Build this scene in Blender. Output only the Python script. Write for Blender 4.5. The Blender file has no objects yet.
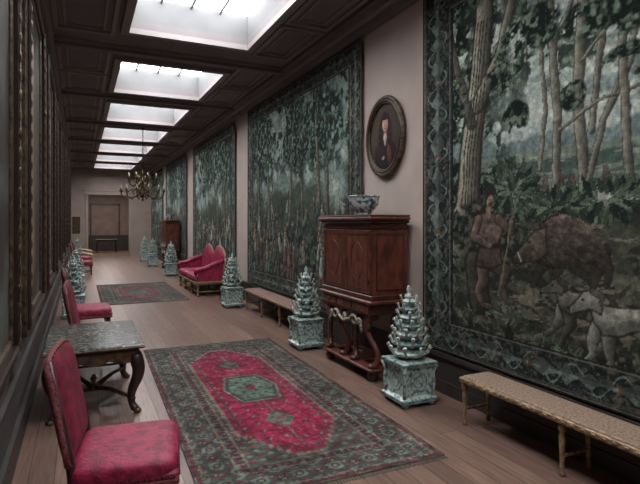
import bpy, math, random
import numpy as np
from mathutils import Matrix, Vector

random.seed(7)
sc = bpy.context.scene
try:
    sc.view_settings.view_transform = 'Standard'
    sc.view_settings.look = 'None'
except Exception as e:
    print(e)

def s2l(c):
    c = np.asarray(c, dtype=float) / 255.0
    return np.where(c <= 0.04045, c / 12.92, ((c + 0.055) / 1.055) ** 2.4)

def rgba(c):
    l = s2l(c)
    return (float(l[0]), float(l[1]), float(l[2]), 1.0)

# ------------------------------------------------------------------ materials
def new_mat(name):
    m = bpy.data.materials.new(name)
    m.use_nodes = True
    nt = m.node_tree
    b = nt.nodes['Principled BSDF']
    return m, nt, b

def mat(name, c1, c2=None, scale=8.0, rough=0.6, metal=0.0, bump=0.0, lo=0.35, hi=0.65, detail=6, stretch=(1, 1, 1), bscale=None, coat=0.0):
    m, nt, b = new_mat(name)
    b.inputs['Roughness'].default_value = rough
    b.inputs['Metallic'].default_value = metal
    b.inputs['Coat Weight'].default_value = coat
    if c2 is None:
        c2 = tuple(x * 0.8 for x in c1)
    tc = nt.nodes.new('ShaderNodeTexCoord')
    mp = nt.nodes.new('ShaderNodeMapping')
    mp.inputs['Scale'].default_value = stretch
    nt.links.new(tc.outputs['Object'], mp.inputs['Vector'])
    n = nt.nodes.new('ShaderNodeTexNoise')
    n.inputs['Scale'].default_value = scale
    n.inputs['Detail'].default_value = detail
    nt.links.new(mp.outputs['Vector'], n.inputs['Vector'])
    r = nt.nodes.new('ShaderNodeValToRGB')
    r.color_ramp.elements[0].position = lo
    r.color_ramp.elements[1].position = hi
    r.color_ramp.elements[0].color = rgba(c1)
    r.color_ramp.elements[1].color = rgba(c2)
    nt.links.new(n.outputs['Fac'], r.inputs['Fac'])
    nt.links.new(r.outputs['Color'], b.inputs['Base Color'])
    if bump > 0:
        n2 = nt.nodes.new('ShaderNodeTexNoise')
        n2.inputs['Scale'].default_value = bscale or scale * 3
        n2.inputs['Detail'].default_value = 4
        nt.links.new(mp.outputs['Vector'], n2.inputs['Vector'])
        bp = nt.nodes.new('ShaderNodeBump')
        bp.inputs['Strength'].default_value = bump
        bp.inputs['Distance'].default_value = 0.01
        nt.links.new(n2.outputs['Fac'], bp.inputs['Height'])
        nt.links.new(bp.outputs['Normal'], b.inputs['Normal'])
    return m

M_WALL = mat('wall_paint', (184, 169, 161), (174, 160, 153), 3, 0.8)
M_DADO = mat('dado_dark', (61, 56, 54), (48, 44, 43), 4, 0.5)
M_LWALL = mat('left_wall_panelling', (66, 60, 59), (52, 48, 48), 4, 0.6)
M_CEIL = mat('ceiling_taupe', (118, 112, 113), (108, 103, 104), 2, 0.75)
M_CEILM = mat('ceiling_moulding', (140, 133, 134), (128, 122, 123), 2, 0.6)
M_WELL = mat('skylight_well_grey', (112, 113, 114), (102, 103, 105), 2, 0.85)
M_ENDWALL = mat('end_wall_paint', (166, 149, 141), (154, 139, 132), 3, 0.8)
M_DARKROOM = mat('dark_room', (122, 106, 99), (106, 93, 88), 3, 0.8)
M_WALNUT = mat('walnut_veneer', (112, 62, 48), (68, 36, 29), 13, 0.35, 0, 0.05, 0.35, 0.65, 9, (1, 1, 0.5))
M_WALNUT_D = mat('walnut_dark', (82, 48, 39), (50, 29, 24), 9, 0.35)
M_WOODBLK = mat('ebonised_wood', (56, 40, 35), (36, 26, 24), 8, 0.35)
M_GILT = mat('aged_gilt', (158, 134, 102), (100, 79, 58), 25, 0.45, 0.3)
M_GILTD = mat('dark_gilt', (102, 83, 62), (46, 36, 31), 18, 0.45, 0.3, 0.4)
M_SILV = mat('silvered_carving', (168, 162, 150), (92, 82, 70), 30, 0.5, 0.1, 0.4)
M_BRASS = mat('dark_brass', (104, 88, 64), (54, 44, 33), 20, 0.4, 0.7)
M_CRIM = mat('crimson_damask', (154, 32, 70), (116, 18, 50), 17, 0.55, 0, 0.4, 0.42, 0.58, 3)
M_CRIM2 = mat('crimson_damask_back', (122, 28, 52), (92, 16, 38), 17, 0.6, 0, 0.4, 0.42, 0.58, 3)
M_FRINGE = mat('fringe_gold_red', (130, 74, 70), (92, 30, 46), 60, 0.8)
M_DELFT = mat('delft_faience', (178, 194, 188), (72, 104, 106), 25, 0.35, 0, 0.0, 0.48, 0.64, 6, coat=0.1)
M_DELFTB = mat('delft_band', (128, 154, 152), (60, 90, 96), 30, 0.35, 0, 0.0, 0.42, 0.60, 4)
M_DELFTW = mat('delft_white', (192, 204, 196), (96, 124, 124), 28, 0.35, 0, 0.0, 0.50, 0.64, 5, coat=0.1)
M_PORC = mat('blue_white_porcelain', (190, 196, 190), (70, 88, 112), 22, 0.2, 0, 0.0, 0.5, 0.58, 5, coat=0.2)
M_MARBLE = mat('dark_marble', (64, 67, 65), (136, 134, 126), 34, 0.18, 0, 0.0, 0.45, 0.68, 10)
M_WAX = mat('candle_wax', (200, 190, 165), None, 3, 0.5)
M_IRON = mat('iron_chain', (48, 42, 38), None, 10, 0.5, 0.6)
M_CANE = mat('bench_cane', (164, 141, 122), (118, 97, 82), 60, 0.6, 0, 0.3, 0.4, 0.62, 3)
M_BENCHRED = mat('bench_cover_faded_rose', (148, 118, 106), (116, 88, 80), 40, 0.6)

def emis(name, col, strength):
    m, nt, b = new_mat(name)
    b.inputs['Base Color'].default_value = (0.8, 0.8, 0.8, 1)
    b.inputs['Emission Color'].default_value = rgba(col)
    b.inputs['Emission Strength'].default_value = strength
    return m
M_SKYGLASS = emis('skylight_glass_daylight', (247, 247, 248), 13.0)

def mat_attr(name, rough=0.85, bump=0.25, bscale=90, spec=0.2, gain=1.0):
    m, nt, b = new_mat(name)
    a = nt.nodes.new('ShaderNodeAttribute'); a.attribute_name = 'Col'
    tc = nt.nodes.new('ShaderNodeTexCoord')
    n = nt.nodes.new('ShaderNodeTexNoise'); n.inputs['Scale'].default_value = bscale; n.inputs['Detail'].default_value = 3
    nt.links.new(tc.outputs['Object'], n.inputs['Vector'])
    mr = nt.nodes.new('ShaderNodeMapRange')
    mr.inputs['From Min'].default_value = 0.3; mr.inputs['From Max'].default_value = 0.7
    mr.inputs['To Min'].default_value = 0.8 * gain; mr.inputs['To Max'].default_value = 1.2 * gain
    nt.links.new(n.outputs['Fac'], mr.inputs['Value'])
    mul = nt.nodes.new('ShaderNodeVectorMath'); mul.operation = 'SCALE'
    nt.links.new(a.outputs['Color'], mul.inputs[0]); nt.links.new(mr.outputs['Result'], mul.inputs['Scale'])
    nt.links.new(mul.outputs['Vector'], b.inputs['Base Color'])
    b.inputs['Roughness'].default_value = rough
    b.inputs['Specular IOR Level'].default_value = spec
    if bump:
        bp = nt.nodes.new('ShaderNodeBump'); bp.inputs['Strength'].default_value = bump; bp.inputs['Distance'].default_value = 0.005
        nt.links.new(n.outputs['Fac'], bp.inputs['Height']); nt.links.new(bp.outputs['Normal'], b.inputs['Normal'])
    return m
M_TAP = mat_attr('woven_tapestry', 0.9, 0.15)
M_RUG = mat_attr('woven_rug', 0.95, 0.4, 120)
M_OIL = mat_attr('oil_painting', 0.5, 0.1, 40, 0.2)

def floor_mat():
    m, nt, b = new_mat('oak_floorboards')
    tc = nt.nodes.new('ShaderNodeTexCoord')
    mp = nt.nodes.new('ShaderNodeMapping'); mp.inputs['Rotation'].default_value = (0, 0, math.radians(90))
    nt.links.new(tc.outputs['Object'], mp.inputs['Vector'])
    br = nt.nodes.new('ShaderNodeTexBrick')
    br.inputs['Color1'].default_value = rgba((136, 109, 97)); br.inputs['Color2'].default_value = rgba((110, 87, 78))
    br.inputs['Mortar'].default_value = rgba((58, 45, 41))
    br.inputs['Scale'].default_value = 1.0; br.inputs['Mortar Size'].default_value = 0.003
    br.inputs['Brick Width'].default_value = 3.2; br.inputs['Row Height'].default_value = 0.15
    nt.links.new(mp.outputs['Vector'], br.inputs['Vector'])
    mp2 = nt.nodes.new('ShaderNodeMapping'); mp2.inputs['Scale'].default_value = (16, 1.2, 1)
    nt.links.new(tc.outputs['Object'], mp2.inputs['Vector'])
    n = nt.nodes.new('ShaderNodeTexNoise'); n.inputs['Scale'].default_value = 2.8; n.inputs['Detail'].default_value = 9
    nt.links.new(mp2.outputs['Vector'], n.inputs['Vector'])
    mr = nt.nodes.new('ShaderNodeMapRange'); mr.inputs['From Min'].default_value = .32; mr.inputs['From Max'].default_value = .68
    mr.inputs['To Min'].default_value = .7; mr.inputs['To Max'].default_value = 1.18
    nt.links.new(n.outputs['Fac'], mr.inputs['Value'])
    mul = nt.nodes.new('ShaderNodeVectorMath'); mul.operation = 'SCALE'
    nt.links.new(br.outputs['Color'], mul.inputs[0]); nt.links.new(mr.outputs['Result'], mul.inputs['Scale'])
    nt.links.new(mul.outputs['Vector'], b.inputs['Base Color'])
    b.inputs['Roughness'].default_value = 0.32
    return m
M_FLOOR = floor_mat()

# ------------------------------------------------------------------ mesh builder
class B:
    def __init__(s):
        s.v = []; s.f = []; s.mi = []; s.sm = []; s.mats = []; s.M = Matrix.Identity(4)
    def m(s, mt):
        if mt not in s.mats: s.mats.append(mt)
        return s.mats.index(mt)
    def add(s, vs, fs, mt, smooth=False):
        o = len(s.v); k = s.m(mt)
        for p in vs: s.v.append(tuple(s.M @ Vector(p)))
        for f in fs:
            s.f.append(tuple(i + o for i in f)); s.mi.append(k); s.sm.append(smooth)
    def box(s, x0, x1, y0, y1, z0, z1, mt):
        vs = [(x0,y0,z0),(x1,y0,z0),(x1,y1,z0),(x0,y1,z0),(x0,y0,z1),(x1,y0,z1),(x1,y1,z1),(x0,y1,z1)]
        s.add(vs, [(0,3,2,1),(4,5,6,7),(0,1,5,4),(1,2,6,5),(2,3,7,6),(3,0,4,7)], mt)
    def bbox(s, x0, x1, y0, y1, z0, z1, mt, r=0.01):
        vs = []; 
        rings = [(z0, r), (z0 + r, 0), (z1 - r, 0), (z1, r)]
        for z, i in rings:
            a0, a1, b0, b1 = x0 + i, x1 - i, y0 + i, y1 - i
            c = r
            vs += [(a0 + c, b0, z), (a1 - c, b0, z), (a1, b0 + c, z), (a1, b1 - c, z), (a1 - c, b1, z), (a0 + c, b1, z), (a0, b1 - c, z), (a0, b0 + c, z)]
        fs = [tuple(range(7, -1, -1)), tuple(range(24, 32))]
        for k in range(3):
            for j in range(8):
                fs.append((k*8+j, k*8+(j+1) % 8, (k+1)*8+(j+1) % 8, (k+1)*8+j))
        s.add(vs, fs, mt)
    def lathe(s, prof, cx, cy, mt, seg=16, rot=0.0, smooth=True, sx=1.0, sy=1.0, cap=True):
        vs = []; n = len(prof)
        for r, z in prof:
            for j in range(seg):
                a = rot + 2 * math.pi * j / seg
                vs.append((cx + r * sx * math.cos(a), cy + r * sy * math.sin(a), z))
        fs = []
        for i in range(n - 1):
            for j in range(seg):
                fs.append((i*seg+j, i*seg+(j+1) % seg, (i+1)*seg+(j+1) % seg, (i+1)*seg+j))
        if cap:
            fs.append(tuple(range(seg - 1, -1, -1))); fs.append(tuple(range((n-1)*seg, n*seg)))
        s.add(vs, fs, mt, smooth)
    def sweep(s, path, rad, mt, seg=8, smooth=True, closed=False):
        P = [Vector(p) for p in path]; n = len(P)
        if not hasattr(rad, '__len__'): rad = [rad] * n
        vs = []; prev = None
        for i in range(n):
            if closed: t = P[(i+1) % n] - P[i-1]
            else: t = P[min(i+1, n-1)] - P[max(i-1, 0)]
            t.normalize()
            if prev is None:
                up = Vector((0, 0, 1)) if abs(t.z) < 0.9 else Vector((1, 0, 0))
                a = t.cross(up).normalized()
            else:
                a = (prev - t * prev.dot(t)).normalized()
            prev = a; b = t.cross(a)
            for j in range(seg):
                an = 2 * math.pi * j / seg
                q = P[i] + (a * math.cos(an) + b * math.sin(an)) * rad[i]
                vs.append(tuple(q))
        fs = []
        for i in range(n if closed else n - 1):
            i2 = (i + 1) % n
            for j in range(seg):
                fs.append((i*seg+j, i*seg+(j+1) % seg, i2*seg+(j+1) % seg, i2*seg+j))
        if not closed:
            fs.append(tuple(range(seg-1, -1, -1))); fs.append(tuple(range((n-1)*seg, n*seg)))
        s.add(vs, fs, mt, smooth)
    def cushion(s, cx, cy, cz, sx, sy, sz, mt, e=0.35, nu=28, nv=14):
        def p(c, k): return math.copysign(abs(c) ** k, c)
        vs = []
        for i in range(nv + 1):
            ph = -math.pi / 2 + math.pi * i / nv
            for j in range(nu):
                th = 2 * math.pi * j / nu
                vs.append((cx + sx * p(math.cos(ph), e) * p(math.cos(th), e), cy + sy * p(math.cos(ph), e) * p(math.sin(th), e), cz + sz * p(math.sin(ph), max(e, .6))))
        fs = []
        for i in range(nv):
            for j in range(nu):
                fs.append((i*nu+j, i*nu+(j+1) % nu, (i+1)*nu+(j+1) % nu, (i+1)*nu+j))
        s.add(vs, fs, mt, True)
    def prism(s, pts, axis, lo, hi, mt, smooth=False):
        n = len(pts); vs = []
        for w in (lo, hi):
            for a, b in pts:
                vs.append({'x': (w, a, b), 'y': (a, w, b), 'z': (a, b, w)}[axis])
        fs = [tuple(range(n)), tuple(range(2*n-1, n-1, -1))]
        for j in range(n): fs.append((j, n + j, n + (j+1) % n, (j+1) % n))
        s.add(vs, fs, mt, smooth)
    def obj(s, name, loc=(0, 0, 0), rz=0.0, parent=None):
        me = bpy.data.meshes.new(name); me.from_pydata(s.v, [], s.f)
        for mt in s.mats: me.materials.append(mt)
        me.polygons.foreach_set('material_index', s.mi); me.polygons.foreach_set('use_smooth', s.sm)
        import bmesh
        bm = bmesh.new(); bm.from_mesh(me); bmesh.ops.recalc_face_normals(bm, faces=bm.faces); bm.to_mesh(me); bm.free()
        me.update()
        o = bpy.data.objects.new(name, me); sc.collection.objects.link(o)
        o.location = loc; o.rotation_euler = (0, 0, rz)
        if parent: o.parent = parent
        return o

def inst(o, name, loc, rz=0.0, scale=1.0):
    c = bpy.data.objects.new(name, o.data); sc.collection.objects.link(c)
    c.location = loc; c.rotation_euler = (0, 0, rz); c.scale = (scale,) * 3
    return c

# ------------------------------------------------------------------ room constants
XL, XR, Y0, Y1, H = -0.42, 3.2, -2.0, 26.5, 4.18
SKX0, SKX1 = 0.58, 2.17
SKY = [-.9, 2.0, 5.05] + [8.4 + 3 * k for k in range(0, 6)]

b = B(); b.box(XL - .15, XR + .15, Y0 - .15, Y1 + 5.2, -0.1, 0, M_FLOOR); b.obj('floor')
b = B(); b.box(XR, XR + .15, Y0, Y1, 0, H, M_WALL); b.obj('wall_right')
b = B(); b.box(XL - .15, XL, Y0, Y1, 0, H, M_LWALL); b.obj('wall_left')
b = B(); b.box(XL - .15, XR + .15, Y0 - .15, Y0, 0, H, M_WALL); b.obj('wall_back')
DX0, DX1, DH = 0.35, 2.17, 2.92
b = B()
b.box(XL - .15, DX0, Y1, Y1 + .2, 0, H, M_ENDWALL); b.box(DX1, XR + .15, Y1, Y1 + .2, 0, H, M_ENDWALL)
b.box(DX0, DX1, Y1, Y1 + .2, DH, H, M_ENDWALL); b.obj('wall_end')
b = B()
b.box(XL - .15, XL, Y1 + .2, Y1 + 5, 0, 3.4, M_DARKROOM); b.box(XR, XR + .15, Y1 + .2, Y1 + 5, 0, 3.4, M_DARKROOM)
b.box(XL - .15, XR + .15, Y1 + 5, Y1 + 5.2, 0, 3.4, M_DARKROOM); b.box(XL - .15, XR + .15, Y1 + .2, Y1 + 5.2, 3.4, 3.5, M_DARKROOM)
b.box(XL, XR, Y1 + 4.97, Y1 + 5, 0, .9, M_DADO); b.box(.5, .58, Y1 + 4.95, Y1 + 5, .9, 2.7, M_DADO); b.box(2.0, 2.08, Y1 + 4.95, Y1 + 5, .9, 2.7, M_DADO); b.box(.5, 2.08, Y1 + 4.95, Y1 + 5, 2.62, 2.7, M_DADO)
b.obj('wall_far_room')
lt = bpy.data.lights.new('far_room_fill', 'AREA'); lt.energy = 85; lt.size = 1.2; lt.color = (1, .9, .82)  # added fill light that brightens the room beyond the door; no visible fixture
lo_ = bpy.data.objects.new('far_room_fill', lt); sc.collection.objects.link(lo_); lo_.location = (1.3, Y1 + 2.6, 3.35)
# door surround
b = B()
for x0, x1 in ((DX0 - .13, DX0), (DX1, DX1 + .13)):
    b.bbox(x0, x1, Y1 - .05, Y1, 0, DH + .02, M_ENDWALL, .01)
b.bbox(DX0 - .18, DX1 + .18, Y1 - .07, Y1, DH + .02, DH + .2, M_ENDWALL, .01)
b.bbox(DX0 - .22, DX1 + .22, Y1 - .11, Y1, DH + .2, DH + .26, M_ENDWALL, .01)
b.obj('door_1')

# ceiling with skylight wells
b = B()
zt = H + .1
b.box(XL - .15, SKX0, Y0 - .15, Y1 + .2, H, zt, M_CEIL); b.box(SKX1, XR + .15, Y0 - .15, Y1 + .2, H, zt, M_CEIL)
prev = Y0 - .15
for y in SKY:
    b.box(SKX0, SKX1, prev, y, H, zt, M_CEIL); prev = y + 2.0
b.box(SKX0, SKX1, prev, Y1 + .2, H, zt, M_CEIL)
b.obj('ceiling')
b = B()
def frame_rect(b, x0, x1, y0, y1, z1, w, t, mt):
    b.box(x0, x1, y0, y0 + w, z1 - t, z1, mt); b.box(x0, x1, y1 - w, y1, z1 - t, z1, mt)
    b.box(x0, x0 + w, y0 + w, y1 - w, z1 - t, z1, mt); b.box(x1 - w, x1, y0 + w, y1 - w, z1 - t, z1, mt)
for i, y in enumerate(SKY):
    frame_rect(b, SKX0 - .1, SKX1 + .1, y - .1, y + 2.1, H, .1, .07, M_CEILM)
    b.box(XL, XR, y - .56, y - .44, H - .09, H, M_CEIL)
    b.box(XL, XR, y - .60, y - .40, H - .04, H, M_CEILM)
    for (xa, xb) in ((XL + .12, SKX0 - .16), (SKX1 + .16, XR - .26)):
        for (ya, yb) in ((y - .32, y + .95), (y + 1.05, y + 2.32)):
            frame_rect(b, xa, xb, ya, yb, H, .05, .035, M_CEILM)
            frame_rect(b, xa + .12, xb - .12, ya + .12, yb - .12, H, .025, .02, M_CEILM)
b.obj('trim_1')
M_BAR = mat('glazing_bar', (150, 152, 152), None, 2, .6)
for i, y in enumerate(SKY):
    b = B()
    z2 = H + .42
    b.box(SKX0 - .05, SKX0, y - .05, y + 2.05, zt, z2, M_WELL); b.box(SKX1, SKX1 + .05, y - .05, y + 2.05, zt, z2, M_WELL)
    b.box(SKX0, SKX1, y - .05, y, zt, z2, M_WELL); b.box(SKX0, SKX1, y + 2.0, y + 2.05, zt, z2, M_WELL)
    b.box(SKX0 - .05, SKX1 + .05, y - .05, y + 2.05, z2, z2 + .02, M_SKYGLASS)
    for k in range(1, 4):
        xx = SKX0 + (SKX1 - SKX0) * k / 4
        b.box(xx - .015, xx + .015, y, y + 2, z2 - .04, z2, M_BAR)
    b.box(SKX0, SKX1, y + .98, y + 1.02, z2 - .05, z2, M_BAR)
    b.obj('window_%d' % (i + 1))
# cornices, dado, skirting
b = B()
b.box(XR - .08, XR, Y0, Y1, H - .22, H, M_CEIL); b.box(XR - .16, XR, Y0, Y1, H - .13, H, M_CEILM); b.box(XR - .22, XR, Y0, Y1, H - .06, H, M_CEIL)
b.obj('trim_2')
b = B()
b.box(XL, XL + .05, Y0, Y1, H - .22, H, M_CEIL); b.box(XL, XL + .1, Y0, Y1, H - .1, H, M_CEILM)
b.obj('trim_3')
b = B()
b.box(XR - .03, XR, Y0, Y1, 0, .36, M_DADO); b.box(XR - .055, XR, Y0, Y1, .35, .39, M_DADO); b.box(XR - .045, XR, Y0, Y1, 0, .12, M_DADO)
b.obj('baseboard_right')
b = B()
b.box(XL, XL + .03, Y0, Y1, 0, .2, M_DADO); b.box(XL, XL + .03, Y0, Y1, .5, .56, M_DADO)
b.obj('baseboard_left')
b = B()
b.box(XL, DX0 - .13, Y1 - .03, Y1, 0, .2, M_ENDWALL); b.box(DX1 + .13, XR, Y1 - .03, Y1, 0, .2, M_ENDWALL)
b.obj('baseboard_end')

# ------------------------------------------------------------------ numpy painting
def vnoise(x, y, seed):
    r = np.random.RandomState(seed).rand(128, 128)
    xi = np.floor(x).astype(int); yi = np.floor(y).astype(int)
    fx = x - xi; fy = y - yi
    fx = fx * fx * (3 - 2 * fx); fy = fy * fy * (3 - 2 * fy)
    a = r[xi % 128, yi % 128]; b_ = r[(xi+1) % 128, yi % 128]; c = r[xi % 128, (yi+1) % 128]; d = r[(xi+1) % 128, (yi+1) % 128]
    return (a*(1-fx)+b_*fx)*(1-fy) + (c*(1-fx)+d*fx)*fy
def fbm(x, y, sc_, octv, seed):
    o = 0; amp = 1; t = 0
    for k in range(octv):
        o = o + amp * vnoise(x * sc_ + 13.7 * k, y * sc_ + 7.1 * k, seed + k); t += amp; amp *= .55; sc_ *= 2.1
    return o / t
def sstep(a, b_, x):
    t = np.clip((x - a) / (b_ - a), 0, 1); return t * t * (3 - 2 * t)

class Canvas:
    def __init__(s, x0, x1, y0, y1, res, warp=.05):
        s.nx = max(2, int((x1 - x0) / res)); s.ny = max(2, int((y1 - y0) / res))
        s.x, s.y = np.meshgrid(np.linspace(x0, x1, s.nx), np.linspace(y0, y1, s.ny))
        s.x0, s.x1, s.y0, s.y1 = x0, x1, y0, y1
        s.C = np.zeros(s.x.shape + (3,))
        s.wx = s.x + warp * (fbm(s.x, s.y, 9, 3, 91) - .5); s.wy = s.y + warp * (fbm(s.x, s.y, 9, 3, 55) - .5)
    def put(s, m, col):
        m = np.clip(m, 0, 1)[..., None]; s.C = s.C * (1 - m) + np.asarray(col, float) * m
    def ell(s, cx, cy, rx, ry, col, ang=0, soft=.12, a=1.0, shade=0):
        dx, dy = s.wx - cx, s.wy - cy
        c, n = math.cos(ang), math.sin(ang)
        ex = (dx * c + dy * n) / rx; ey = (-dx * n + dy * c) / ry
        q = np.sqrt(ex * ex + ey * ey)
        m = (1 - sstep(1 - soft, 1 + soft, q)) * a
        if shade:
            cc = np.asarray(col, float)[None, None, :] * (1 + shade * (ey * .7 - ex * .5))[..., None]
            m = m[..., None]; s.C = s.C * (1 - m) + np.clip(cc, 0, 255) * m
        else: s.put(m, col)
    def stroke(s, pts, w, col, a=1.0, shade=0.0, line=None):
        if not hasattr(w, '__len__'): w = [w] * len(pts)
        if len(w) < len(pts): w = list(w) + [w[-1]] * (len(pts) - len(w))
        mw = max(w) * 1.4 + .06
        xs = [p[0] for p in pts]; ys = [p[1] for p in pts]
        i0 = max(0, int((min(xs) - mw - s.x0) / (s.x1 - s.x0) * s.nx)); i1 = min(s.nx, int((max(xs) + mw - s.x0) / (s.x1 - s.x0) * s.nx) + 2)
        j0 = max(0, int((min(ys) - mw - s.y0) / (s.y1 - s.y0) * s.ny)); j1 = min(s.ny, int((max(ys) + mw - s.y0) / (s.y1 - s.y0) * s.ny) + 2)
        if i1 <= i0 or j1 <= j0: return
        wx = s.wx[j0:j1, i0:i1]; wy = s.wy[j0:j1, i0:i1]
        best = np.full(wx.shape, 9.0); side = np.zeros(wx.shape)
        for i in range(len(pts) - 1):
            ax, ay = pts[i]; bx, by = pts[i+1]; dx, dy = bx - ax, by - ay
            L = dx * dx + dy * dy + 1e-9
            t = np.clip(((wx - ax) * dx + (wy - ay) * dy) / L, 0, 1)
            px = wx - ax - t * dx; py = wy - ay - t * dy
            ww = w[i] * (1 - t) + w[i+1] * t
            q = np.sqrt(px * px + py * py) / ww
            side = np.where(q < best, (px * .8 - py * .6) / ww, side)
            best = np.minimum(best, q)
        C = s.C[j0:j1, i0:i1]
        if line is not None:
            m = ((1 - sstep(1.0, 1.25, best)) * a)[..., None]; C = C * (1 - m) + np.asarray(line, float) * m
        m = (1 - sstep(.82, 1.1, best)) * a
        cc = np.asarray(col, float)[None, None, :] * (1 - shade * side)[..., None]
        m = m[..., None]; s.C[j0:j1, i0:i1] = C * (1 - m) + np.clip(cc, 0, 255) * m
    def poly(s, pts, col, line=None, lw=.012, model=0.0, tex=0.0):
        n = len(pts); inside = np.zeros(s.x.shape, bool)
        for i in range(n):
            x1, y1 = pts[i]; x2, y2 = pts[(i+1) % n]
            if abs(y2 - y1) < 1e-9: continue
            inside ^= ((y1 > s.wy) != (y2 > s.wy)) & (s.wx < (x2 - x1) * (s.wy - y1) / (y2 - y1) + x1)
        z0 = min(p[1] for p in pts); z1 = max(p[1] for p in pts)
        f = 1 + model * ((s.y - z0) / (z1 - z0) * 2 - 1.1)
        if tex: f = f * (1 + tex * 2 * (fbm(s.x * .8 + s.y * .5, s.y * 1.3 - s.x * .4, 26, 3, 333) - .5))
        cc = np.clip(np.asarray(col, float)[None, None, :] * f[..., None], 0, 255)
        m = inside[..., None] * 1.0
        s.C = s.C * (1 - m) + cc * m
        if line: s.stroke(list(pts) + [pts[0]], lw, line, a=.7)
        return inside
    def grain(s, amt, scl=30, seed=3):
        n = fbm(s.x, s.y, scl, 3, seed) - .5
        s.C = np.clip(s.C * (1 + amt * 2 * n[..., None]), 0, 255)
    def fade(s, gain, sat, lift=0, con=1.0, mid=100, tint=(.965, 1.0, 1.0)):
        g = s.C.mean(-1, keepdims=True)
        s.C = g + (s.C - g) * sat
        s.C = np.clip((((s.C - mid) * con + mid) * gain + lift) * np.array(tint), 8, 250)
    def foliage(s, mask, seed, dark=(24, 34, 32), mid=(58, 76, 64), light=(140, 160, 138), scl=9, dens=.5):
        n = fbm(s.x, s.y, scl, 4, seed); n2 = fbm(s.x, s.y, scl * 2.6, 3, seed + 9)
        m = mask * sstep(dens - .02, dens + .02, n)
        s.put(m, dark); s.put(m * sstep(.47, .52, n2), mid); s.put(m * sstep(.60, .64, n2), light)

def canvas_obj(cv, name, place, mt, parent=None):
    nx, ny = cv.nx, cv.ny
    P = place(cv.x.ravel(), cv.y.ravel())
    me = bpy.data.meshes.new(name)
    idx = np.arange(nx * ny).reshape(ny, nx)
    q = np.stack([idx[:-1, :-1], idx[:-1, 1:], idx[1:, 1:], idx[1:, :-1]], -1).reshape(-1, 4)
    me.vertices.add(nx * ny); me.vertices.foreach_set('co', np.asarray(P, dtype=np.float32).ravel())
    nf = len(q); me.loops.add(nf * 4); me.loops.foreach_set('vertex_index', q.ravel().astype(np.int32))
    me.polygons.add(nf); me.polygons.foreach_set('loop_start', (np.arange(nf) * 4).astype(np.int32))
    me.polygons.foreach_set('loop_total', np.full(nf, 4, dtype=np.int32))
    me.update(); me.validate()
    at = me.color_attributes.new('Col', 'FLOAT_COLOR', 'POINT')
    c = np.ones((nx * ny, 4), dtype=np.float32); c[:, :3] = s2l(np.clip(cv.C, 0, 255)).reshape(-1, 3)
    at.data.foreach_set('color', c.ravel())
    me.materials.append(mt)
    o = bpy.data.objects.new(name, me); sc.collection.objects.link(o)
    if parent: o.parent = parent
    return o

XT = XR - .035   # tapestry plane
def W(u, v):
    """measured photo point -> (s=-Y, z) metres on the right-hand wall"""
    d = 510 * XT / (.905 * (u - 80)); Y = (d - .426 * XT) / .905
    return (-Y, 1.65 + (222 - v) * d / 510)

def border(cv, w, base=(46, 51, 53), seed=1, wb=None, lt=(118, 130, 122)):
    wb = wb or w
    dl = cv.x - cv.x0; dr = cv.x1 - cv.x; db = (cv.y - cv.y0) * w / wb; dt = (cv.y1 - cv.y) * w / wb
    e = np.minimum(np.minimum(dl, dr), np.minimum(db, dt))
    inb = (e < w).astype(float)
    cv.put(inb, base)
    vert = (np.minimum(dl, dr) <= np.minimum(db, dt))
    t = np.where(vert, cv.y, cv.x)
    k = e / w - .5
    n = fbm(cv.x, cv.y, 16, 3, seed)
    cv.put(inb * sstep(.52, .55, fbm(cv.x, cv.y, 24, 3, seed + 7)), (68, 78, 74))
    cv.put(inb * sstep(.60, .62, fbm(cv.x, cv.y, 30, 3, seed + 8)), (104, 94, 80))
    cv.put(inb * sstep(.60, .62, fbm(cv.x, cv.y, 28, 3, seed + 18)), (34, 37, 40))
    ph = (t * 1.35) % 1.0
    lobe = .05 + .16 * np.exp(-((ph - .25) / .10) ** 2) + .22 * np.exp(-((ph - .55) / .05) ** 2) + .13 * np.exp(-((ph - .8) / .07) ** 2)
    kk = np.abs(k + .10 * (n - .5))
    cv.put(inb * (1 - sstep(lobe * 1.25, lobe * 1.45, kk)) * .85, (28, 31, 34))
    m = inb * (1 - sstep(lobe * .95, lobe * 1.08, kk))
    cv.put(m, (92, 100, 92)); cv.put(m * sstep(.48, .52, n), lt); cv.put(m * (k > .02) * .4, (48, 48, 46))
    td = np.abs(k - .30 * np.sin(t * 2 * math.pi * 1.35 * 2) - .06 * (n - .5))
    cv.put(inb * (td < .05) * (kk > lobe), (30, 33, 36)); cv.put(inb * (td < .03) * (kk > lobe), lt)
    ros = np.sqrt((k * w) ** 2 + (((ph - .05) % 1.0 - .0) / 1.35) ** 2)
    cv.put(inb * (ros < .055), (112, 86, 76)); cv.put(inb * (ros < .022), (148, 138, 118))
    for (a0, a1, cc) in ((.0, .022, (28, 30, 36)), (.022, .036, (124, 118, 102)), (.05, .058, (90, 86, 76)), (w - .052, w - .038, (124, 118, 102)), (w - .02, w, (34, 35, 38))):
        cv.put(((e >= a0) & (e < a1)) * 1.0, cc)

def hang(cv, name, seed=0):
    def place(s_, z):
        sag = .006 * np.sin(s_ * 5 + seed) * (1 - (z - cv.y0) / (cv.y1 - cv.y0) * .8)
        return np.stack([XT - .004 - np.abs(sag), -s_, z], -1)
    return canvas_obj(cv, name, place, M_TAP)

TZ0, TZ1 = .41, 3.94
LINE = (42, 38, 35)
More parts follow.
